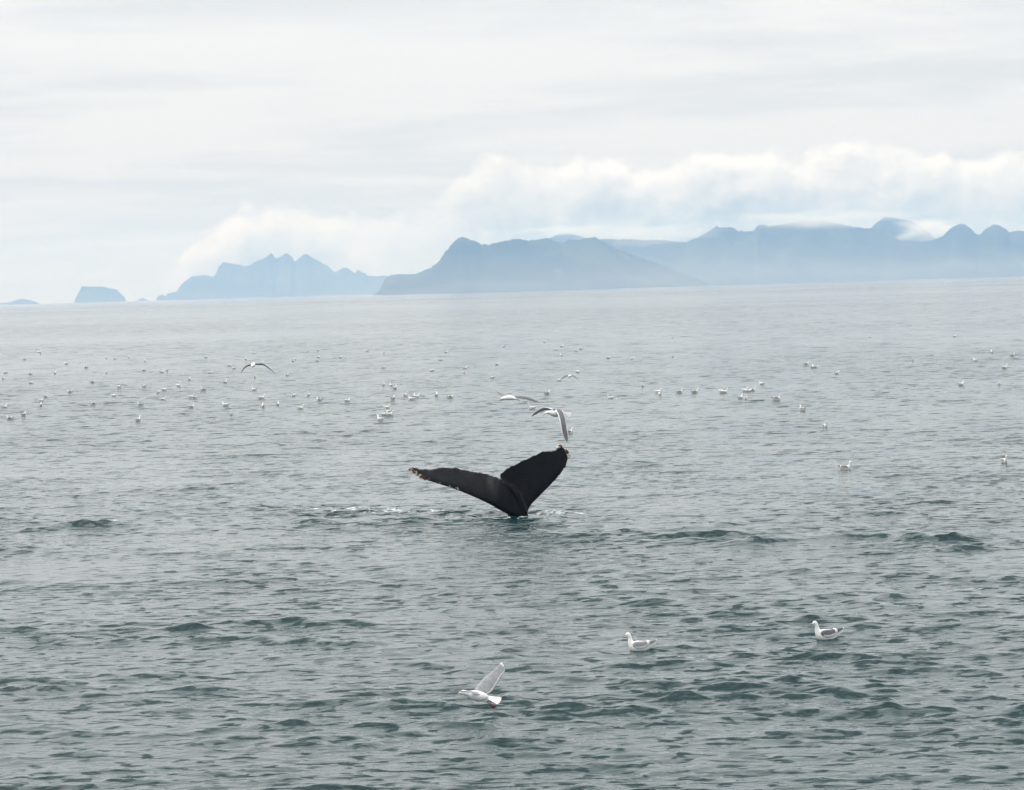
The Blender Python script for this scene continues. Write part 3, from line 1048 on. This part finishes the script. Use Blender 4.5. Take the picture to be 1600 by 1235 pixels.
UNDER, n, b = material('shaded_underwing', (0.42, 0.40, 0.37), 0.8, 0.2)
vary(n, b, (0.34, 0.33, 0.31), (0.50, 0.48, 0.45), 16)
flying_gull('flying_gull', 'white gull with raised grey wing and dangling red feet, skimming the near water', 35.0,
            [(717.5, 1083.2, 0, 0.010), (720, 1082.4, 0, 0.028), (724.5, 1082.2, 0.0, 0.040), (731, 1084.0, 0.0, 0.044), (741, 1086.8, 0, 0.082), (750, 1088.5, 0, 0.080), (757, 1088.8, 0, 0.055), (763, 1089.5, 0, 0.02)],
            [[(740, 1079.5, 758, 1087, 0.02, 0.05), (747, 1069.5, 768, 1081.5, 0.14, 0.16), (756, 1059, 778, 1066.5, 0.26, 0.28), (765, 1052.5, 783.5, 1056, 0.34, 0.36), (776, 1042.5, 788.6, 1050, 0.42, 0.44), (783.6, 1035.2, 787.5, 1040, 0.50, 0.50)],
             [(738, 1082, 755, 1086, -0.04, -0.02), (728, 1080.5, 738, 1083.5, -0.24, -0.20), (716, 1079.5, 722, 1081.6, -0.42, -0.38), (703, 1077.5, 704.5, 1078.4, -0.55, -0.53)]],
            GREY, WHITE, tail=((757, 1088, 0.0), (783.5, 1090.5, 0.06), (777, 1101, -0.06)),
            feet=[((761, 1096, -0.02), (765.5, 1103, -0.02), (771, 1106.5, -0.02)), ((765, 1097, 0.02), (768, 1102.5, 0.02), (773, 1105, 0.02))], bill=((718, 1083.4, 0), (714.8, 1085, 0)))
flying_gull('flying_gull', 'gull with wings bowed down over the right fluke, grey upper wing towards us', 52.0,
            [(850.5, 647.5, -0.05, 0.010), (853, 645.8, -0.04, 0.030), (857, 645, -0.02, 0.036), (863, 646, 0.0, 0.060), (869, 647.5, 0.02, 0.064), (875, 645.5, 0.06, 0.042), (880, 644, 0.1, 0.02)],
            [[(863, 640.5, 874, 643, 0.06, 0.14), (855, 637.5, 860, 641.0, 0.3, 0.4), (845, 638.8, 848.5, 642.5, 0.46, 0.52), (836, 644.5, 839, 647, 0.52, 0.56), (830, 650.5, 830.8, 651.2, 0.56, 0.58)],
             [(867, 641, 879, 641.5, -0.03, 0.05), (872, 650, 883.5, 652, -0.16, -0.10), (875.5, 664, 885.2, 664.5, -0.26, -0.22), (878, 677.5, 888, 677.5, -0.30, -0.28), (883, 688, 888, 686, -0.32, -0.31), (886.2, 692.2, 887, 691.5, -0.33, -0.33)]],
            DARKGREY, UNDER, tail=((876, 643, 0.06), (893.5, 645, 0.2), (889, 651.5, 0.12)), bill=((851, 647.6, -0.05), (848.3, 650, -0.06)), lead=1)
flying_gull('flying_gull', 'white gull gliding rightwards with wings held level, left of the bowed gull', 60.0,
            [(810, 625, -0.1, 0.010), (808, 623.8, -0.1, 0.034), (804, 622.6, -0.06, 0.042), (798, 621.8, 0.0, 0.062), (791, 622.2, 0.06, 0.056), (785, 623.0, 0.1, 0.04), (781, 623.2, 0.14, 0.02)],
            [[(799, 617.6, 790, 621.5, 0.02, 0.10), (792, 615.2, 785, 619.8, 0.2, 0.26), (784, 612.4, 778.5, 616.4, 0.36, 0.42), (776, 611.6, 775.3, 612.8, 0.5, 0.52)],
             [(805, 618.2, 798, 621.8, -0.04, 0.04), (814, 617.8, 809, 622.6, -0.22, -0.16), (824, 619.6, 820, 624.0, -0.36, -0.32), (834, 623.6, 831, 627.0, -0.46, -0.44), (843.5, 629.2, 843, 629.8, -0.54, -0.53)]],
            GREY, UNDER, tail=((784, 622.6, 0.1), (773.5, 617.8, 0.16), (775, 624.4, 0.16)), feet=[((788, 625, 0.05), (784.5, 625.8, 0.08), (781.5, 626, 0.1))], bill=((810, 625.2, -0.1), (812.3, 627, -0.12)))
flying_gull('flying_gull', 'gull with wide drooping wings flying straight at us over the left flock', 92.0,
            [(394, 573.8, -0.2, 0.012), (394.2, 572.6, -0.16, 0.05), (395, 571.2, -0.06, 0.085), (395.8, 570.2, 0.06, 0.085), (396.8, 568.6, 0.2, 0.05), (397.2, 568, 0.28, 0.02)],
            [[(393, 569, 393, 571.2, -0.03, 0.12), (386.5, 571, 387, 573.0, -0.04, 0.10), (381.5, 574.4, 382.4, 576.0, -0.02, 0.08), (378.5, 579, 379.2, 580, 0.02, 0.08), (376.2, 584, 376.4, 584.3, 0.06, 0.08)],
             [(399, 568.2, 399, 570.6, -0.03, 0.12), (406, 568.6, 406, 570.8, -0.04, 0.10), (413, 569.6, 412.6, 571.6, -0.02, 0.08), (421.5, 576, 421, 577.4, 0.02, 0.08), (430, 584, 429.8, 584.3, 0.06, 0.08)]],
            GREY, UNDER, tail=((396.8, 568.8, 0.2), (398.4, 567.4, 0.34), (395.4, 567.4, 0.34)))
flying_gull('flying_gull', 'small far gull with arched wings flying above the bowed gull', 118.0,
            [(888, 589, -0.1, 0.012), (888.6, 588.6, -0.08, 0.04), (890, 588.2, 0.0, 0.075), (891.6, 587.8, 0.08, 0.06), (893, 587.4, 0.16, 0.02)],
            [[(889, 587.2, 890.4, 588.4, 0.0, 0.12), (884.5, 587.4, 885, 588.6, 0.02, 0.12), (879.5, 590, 880, 591, 0.04, 0.1), (874.2, 594.6, 874.4, 594.8, 0.06, 0.08)],
             [(892, 587.0, 893, 588.2, 0.0, 0.12), (896.5, 587.6, 896.6, 588.8, -0.02, 0.08), (900.5, 590.4, 900.2, 591.2, -0.04, 0.04), (904.8, 595.6, 904.7, 595.8, -0.06, -0.04)]],
            GREY, UNDER, tail=((892.4, 587.6, 0.1), (895, 586.6, 0.22), (894.6, 588.2, 0.22)))
flying_gull('flying_gull', 'dark winged gull in flight at the far left above the flock', 170.0,
            [(57.5, 550.4, -0.02, 0.014), (58.6, 550.2, 0, 0.04), (60.4, 550, 0.0, 0.075), (62.2, 549.8, 0.02, 0.06), (64, 549.4, 0.05, 0.02)],
            [[(60.6, 549.6, 62.6, 549.6, 0.03, 0.06), (60.2, 547.6, 62.0, 547.6, 0.16, 0.18), (58.6, 546.4, 60.0, 546.6, 0.28, 0.30), (56, 546.6, 56.4, 547.2, 0.38, 0.38)],
             [(61.6, 550.4, 63.6, 550.2, -0.03, 0.0), (62.4, 552.4, 64.0, 552.2, -0.12, -0.10), (62.8, 554.4, 64.0, 554.4, -0.2, -0.2), (63.4, 556.6, 63.8, 556.6, -0.26, -0.26)]],
            DARKGREY, BROWN, tail=((63.6, 549.6, 0.04), (65.6, 549.0, 0.08), (65.6, 550.2, 0.08)))

# ------------------------------------------------------------------ haze
def haze_box():
    bm = bmesh.new()
    bmesh.ops.create_cube(bm, size=1.0)
    for v in bm.verts:
        v.co = Vector((v.co.x * 2 * 16000, v.co.y * 2 * 16000, -1.4 if v.co.z < 0 else 300.0))
    return bm_mesh(bm, 'haze', False)


m = bpy.data.materials.new('haze_air')
m.use_nodes = True
n = Nodes(m.node_tree)
v = n.new('ShaderNodeVolumePrincipled')
v.inputs['Color'].default_value = (0.36, 0.595, 1.0, 1)
v.inputs['Absorption Color'].default_value = (1, 1, 1, 1)
v.inputs['Density'].default_value = 1.15e-4
v.inputs['Anisotropy'].default_value = 0.0
o_ = n.new('ShaderNodeOutputMaterial')
n.t.links.new(v.outputs[0], o_.inputs['Volume'])
tag(link('haze', haze_box(), m), 'pale blue sea haze in the air', kind='stuff')


def mist_cloud(label, spot, density):
    """A lens of misty air or low cloud whose thickness runs out softly towards its ragged rim."""
    px, py, D, wx, wy, wz, floor, seed = spot
    c = at_depth(px, py, D)
    if floor:
        c.z = 0.6
    g = np.random.default_rng(seed)
    ph = g.uniform(0, 6.283, 12)
    bm = bmesh.new()
    na, nr = 72, 16
    faces_ = []
    for sgn in (-1, 1):
        rings = []
        for i in range(1, nr + 1):
            rho = i / nr
            ring = []
            for k_ in range(na):
                a_ = (k_ / (na - 1) * math.pi) if floor else k_ / na * 2 * math.pi
                rag = 1 + 0.13 * math.sin(3 * a_ + ph[0]) + 0.09 * math.sin(5 * a_ + ph[1]) + 0.06 * math.sin(9 * a_ + ph[2])
                x_, z_ = math.cos(a_) * rho * rag, math.sin(a_) * rho * rag
                th = (1 - rho * rho) ** 2 * (1 + 0.25 * math.sin(4 * x_ + 3 * z_ + ph[3]) + 0.2 * math.sin(7 * x_ - 5 * z_ + ph[4]))
                ring.append(bm.verts.new((c.x + x_ * wx, c.y + sgn * wy * max(th, 0.0), c.z + z_ * wz)))
            rings.append(ring)
        ctr = bm.verts.new((c.x, c.y + sgn * wy, c.z))
        m_ = na - 1 if floor else na
        for k_ in range(m_):
            bm.faces.new((ctr, rings[0][k_], rings[0][(k_ + 1) % na]))
        for a, q in zip(rings, rings[1:]):
            for k_ in range(m_):
                bm.faces.new((a[k_], q[k_], q[(k_ + 1) % na], a[(k_ + 1) % na]))
        faces_.append((rings, ctr))
    if floor:
        row = [[r_[-1] for r_ in f_[0]][::-1] + [f_[1]] + [r_[0] for r_ in f_[0]] for f_ in faces_]
        for k_ in range(len(row[0]) - 1):
            bm.faces.new((row[0][k_], row[0][k_ + 1], row[1][k_ + 1], row[1][k_]))
    bmesh.ops.remove_doubles(bm, verts=bm.verts, dist=0.001)
    me = bm_mesh(bm, 'mist_cloud')
    mt = bpy.data.materials.new('mist_cloud_air')
    mt.use_nodes = True
    n_ = Nodes(mt.node_tree)
    vol = n_.new('ShaderNodeVolumePrincipled')
    vol.inputs['Color'].default_value = (0.95, 0.97, 1.0, 1)
    vol.inputs['Absorption Color'].default_value = (1, 1, 1, 1)
    vol.inputs['Density'].default_value = density
    oo = n_.new('ShaderNodeOutputMaterial')
    n_.t.links.new(vol.outputs[0], oo.inputs['Volume'])
    return tag(link('mist_cloud', me, mt), label, kind='stuff')


mist_cloud('low misty layer lying along the foot of the headland and the right range', (1000, 440, 7700, 2900, 380, 105, True, 1), 3.6e-4)
mist_cloud('wisp of cloud caught between the right peaks', (1452, 360, 10750, 150, 90, 48, False, 2), 1.1e-2)  # low cloud on the peaks, this and the three below
mist_cloud('cloud veiling the long summit of the right range', (1290, 342, 9650, 330, 90, 34, False, 3), 6.5e-3)
mist_cloud('cloud veiling the low saddle right of the headland', (1005, 366, 9650, 300, 90, 38, False, 4), 4.5e-3)
mist_cloud('cloud about the small summit above the headland', (885, 360, 9650, 170, 70, 22, False, 5), 6e-3)
